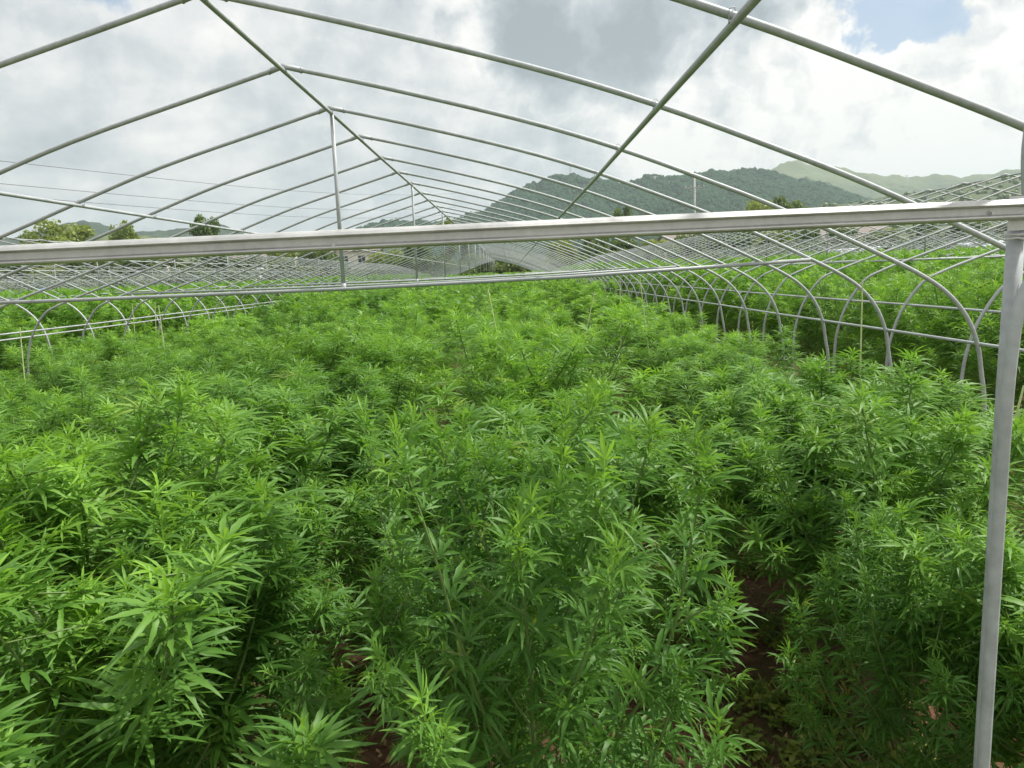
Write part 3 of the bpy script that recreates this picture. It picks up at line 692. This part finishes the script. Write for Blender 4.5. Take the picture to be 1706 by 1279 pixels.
house(1160, 122, 9, 7, 5.2, 'pale house half hidden below the utility pole')
house(1385, 128, 16, 7, 4.4, 'long low white house left of the film covered greenhouses', storeys=1)
house(1450, 140, 8, 7, 6.0, 'small white house behind the long low one')
house(225, 118, 10, 7, 5.6, 'tan house between the left hedge trees')
house(440, 108, 9, 7, 5.2, 'grey roofed house in the left hedge, nearer the middle')
house(94, 68, 2.4, 4, 2.0, 'low shed with a bright blue sheet roof at left', 'blue', .15, 1)
house(375, 92, 12, 7, 1.9, 'long low shed with pale walls in the left hedge', 'film', .05, 1)
def pole(u, vt, D, label, arm=True, r=.16):
    p = at(u, vt, D); g = min(height(p.x, D), p.z-7); E = empty('utility_pole', (p.x, D, g), label=label, cat='utility pole'); H = p.z-g
    mb = MB(); mb.tube([(0, 0, -1), (0, 0, H)], [r*1.2, r*.8], 10); mb.build('pole', M['conc'], E, True)
    mb = MB(); y = H-2.0; mb.box((-1.6, -.26, y), (1.6, -.17, y+.12)); mb.build('crossarm', M['conc'], E)
    for x in (-1.4, -.6, .6, 1.4):
        mb = MB(); mb.tube([(x, -.215, y+.12), (x, -.215, y+.4)], [.07, .05], 8); mb.build('insulator', M['frame'], E, True)
    mb = MB(); mb.tube([(-.9, -.2, y), (0, -.2, y-.7)], .03, 6); mb.tube([(.9, -.2, y), (0, -.2, y-.7)], .03, 6); mb.build('brace', M['conc'], E)
pole(1157, 291, 115, 'concrete utility pole with crossarm before the wooded hill')
def pylon(u, vt, hpx, D, label):
    p = at(u, vt, D); H = hpx/F*D; E = empty('pylon', (p.x, D, p.z-H), label=label, cat='pylon', group='pylons on the hills'); mb = MB(); b = H*.10
    for sx in (-1, 1):
        for sy in (-1, 1): mb.tube([(sx*b, sy*b, -3), (sx*.4, sy*.4, H)], H*.006+.05, 4)
    n = 7
    for i in range(n):
        z0, z1 = H*i/n, H*(i+1)/n; w0 = b+(.4-b)*i/n; w1 = b+(.4-b)*(i+1)/n
        for sy in (-1, 1): mb.tube([(-w0, sy*w0, z0), (w1, sy*w1, z1)], H*.004+.03, 4); mb.tube([(w0, sy*w0, z0), (-w1, sy*w1, z1)], H*.004+.03, 4)
    mb.build('tower', M['frame'], E); mb = MB()
    for z in (.72, .84, .95): mb.tube([(-H*.14, 0, H*z), (0, 0, H*z+H*.03), (H*.14, 0, H*z)], H*.006+.05, 4)
    mb.build('crossarm', M['frame'], E)
pylon(1091, 293, 36, 960, 'slim lattice pylon on the wooded hill left of the utility pole')
pylon(950, 276, 22, 1010, 'small lattice mast on the dark hill crest')
pylon(1511, 291, 30, 1440, 'faint lattice pylon on the grassy hill at right')
M['wire'] = mat('power_cable', lambda n: principled(n, (.12, .12, .13), .6))
for (a, b, lab) in (((-60, 261), (760, 322), 'uppermost of the three power lines across the left sky'), ((-60, 300), (760, 345), 'middle one of the three power lines across the left sky'), ((-60, 320), (760, 357), 'lowest of the three power lines across the left sky')):
    A = at(*a, 52); B = at(*b, 150); mb = MB(); mb.tube([A.lerp(B, t)-Vector((0, 0, 1.2*math.sin(math.pi*t))) for t in np.linspace(0, 1, 20)], .022, 6)
    o = mb.build('power_line', M['wire'], None, True); tag(o, lab, 'power line', 'power lines')

# ------------------------------------------------------------------ haze
M['haze'] = bpy.data.materials.new('haze'); M['haze'].use_nodes = True; t = M['haze'].node_tree; t.nodes.clear()
pv_ = t.nodes.new('ShaderNodeVolumePrincipled'); pv_.inputs['Density'].default_value = 3.0e-4; pv_.inputs['Color'].default_value = (.74, .88, .92, 1); pv_.inputs['Anisotropy'].default_value = .2
t.links.new(pv_.outputs[0], t.nodes.new('ShaderNodeOutputMaterial').inputs['Volume'])
mb = MB(); mb.box((-2600, -70, -5), (2600, 3100, 330)); o = mb.build('haze', M['haze']); tag(o, 'thin pale haze over the valley', 'haze', kind='stuff')
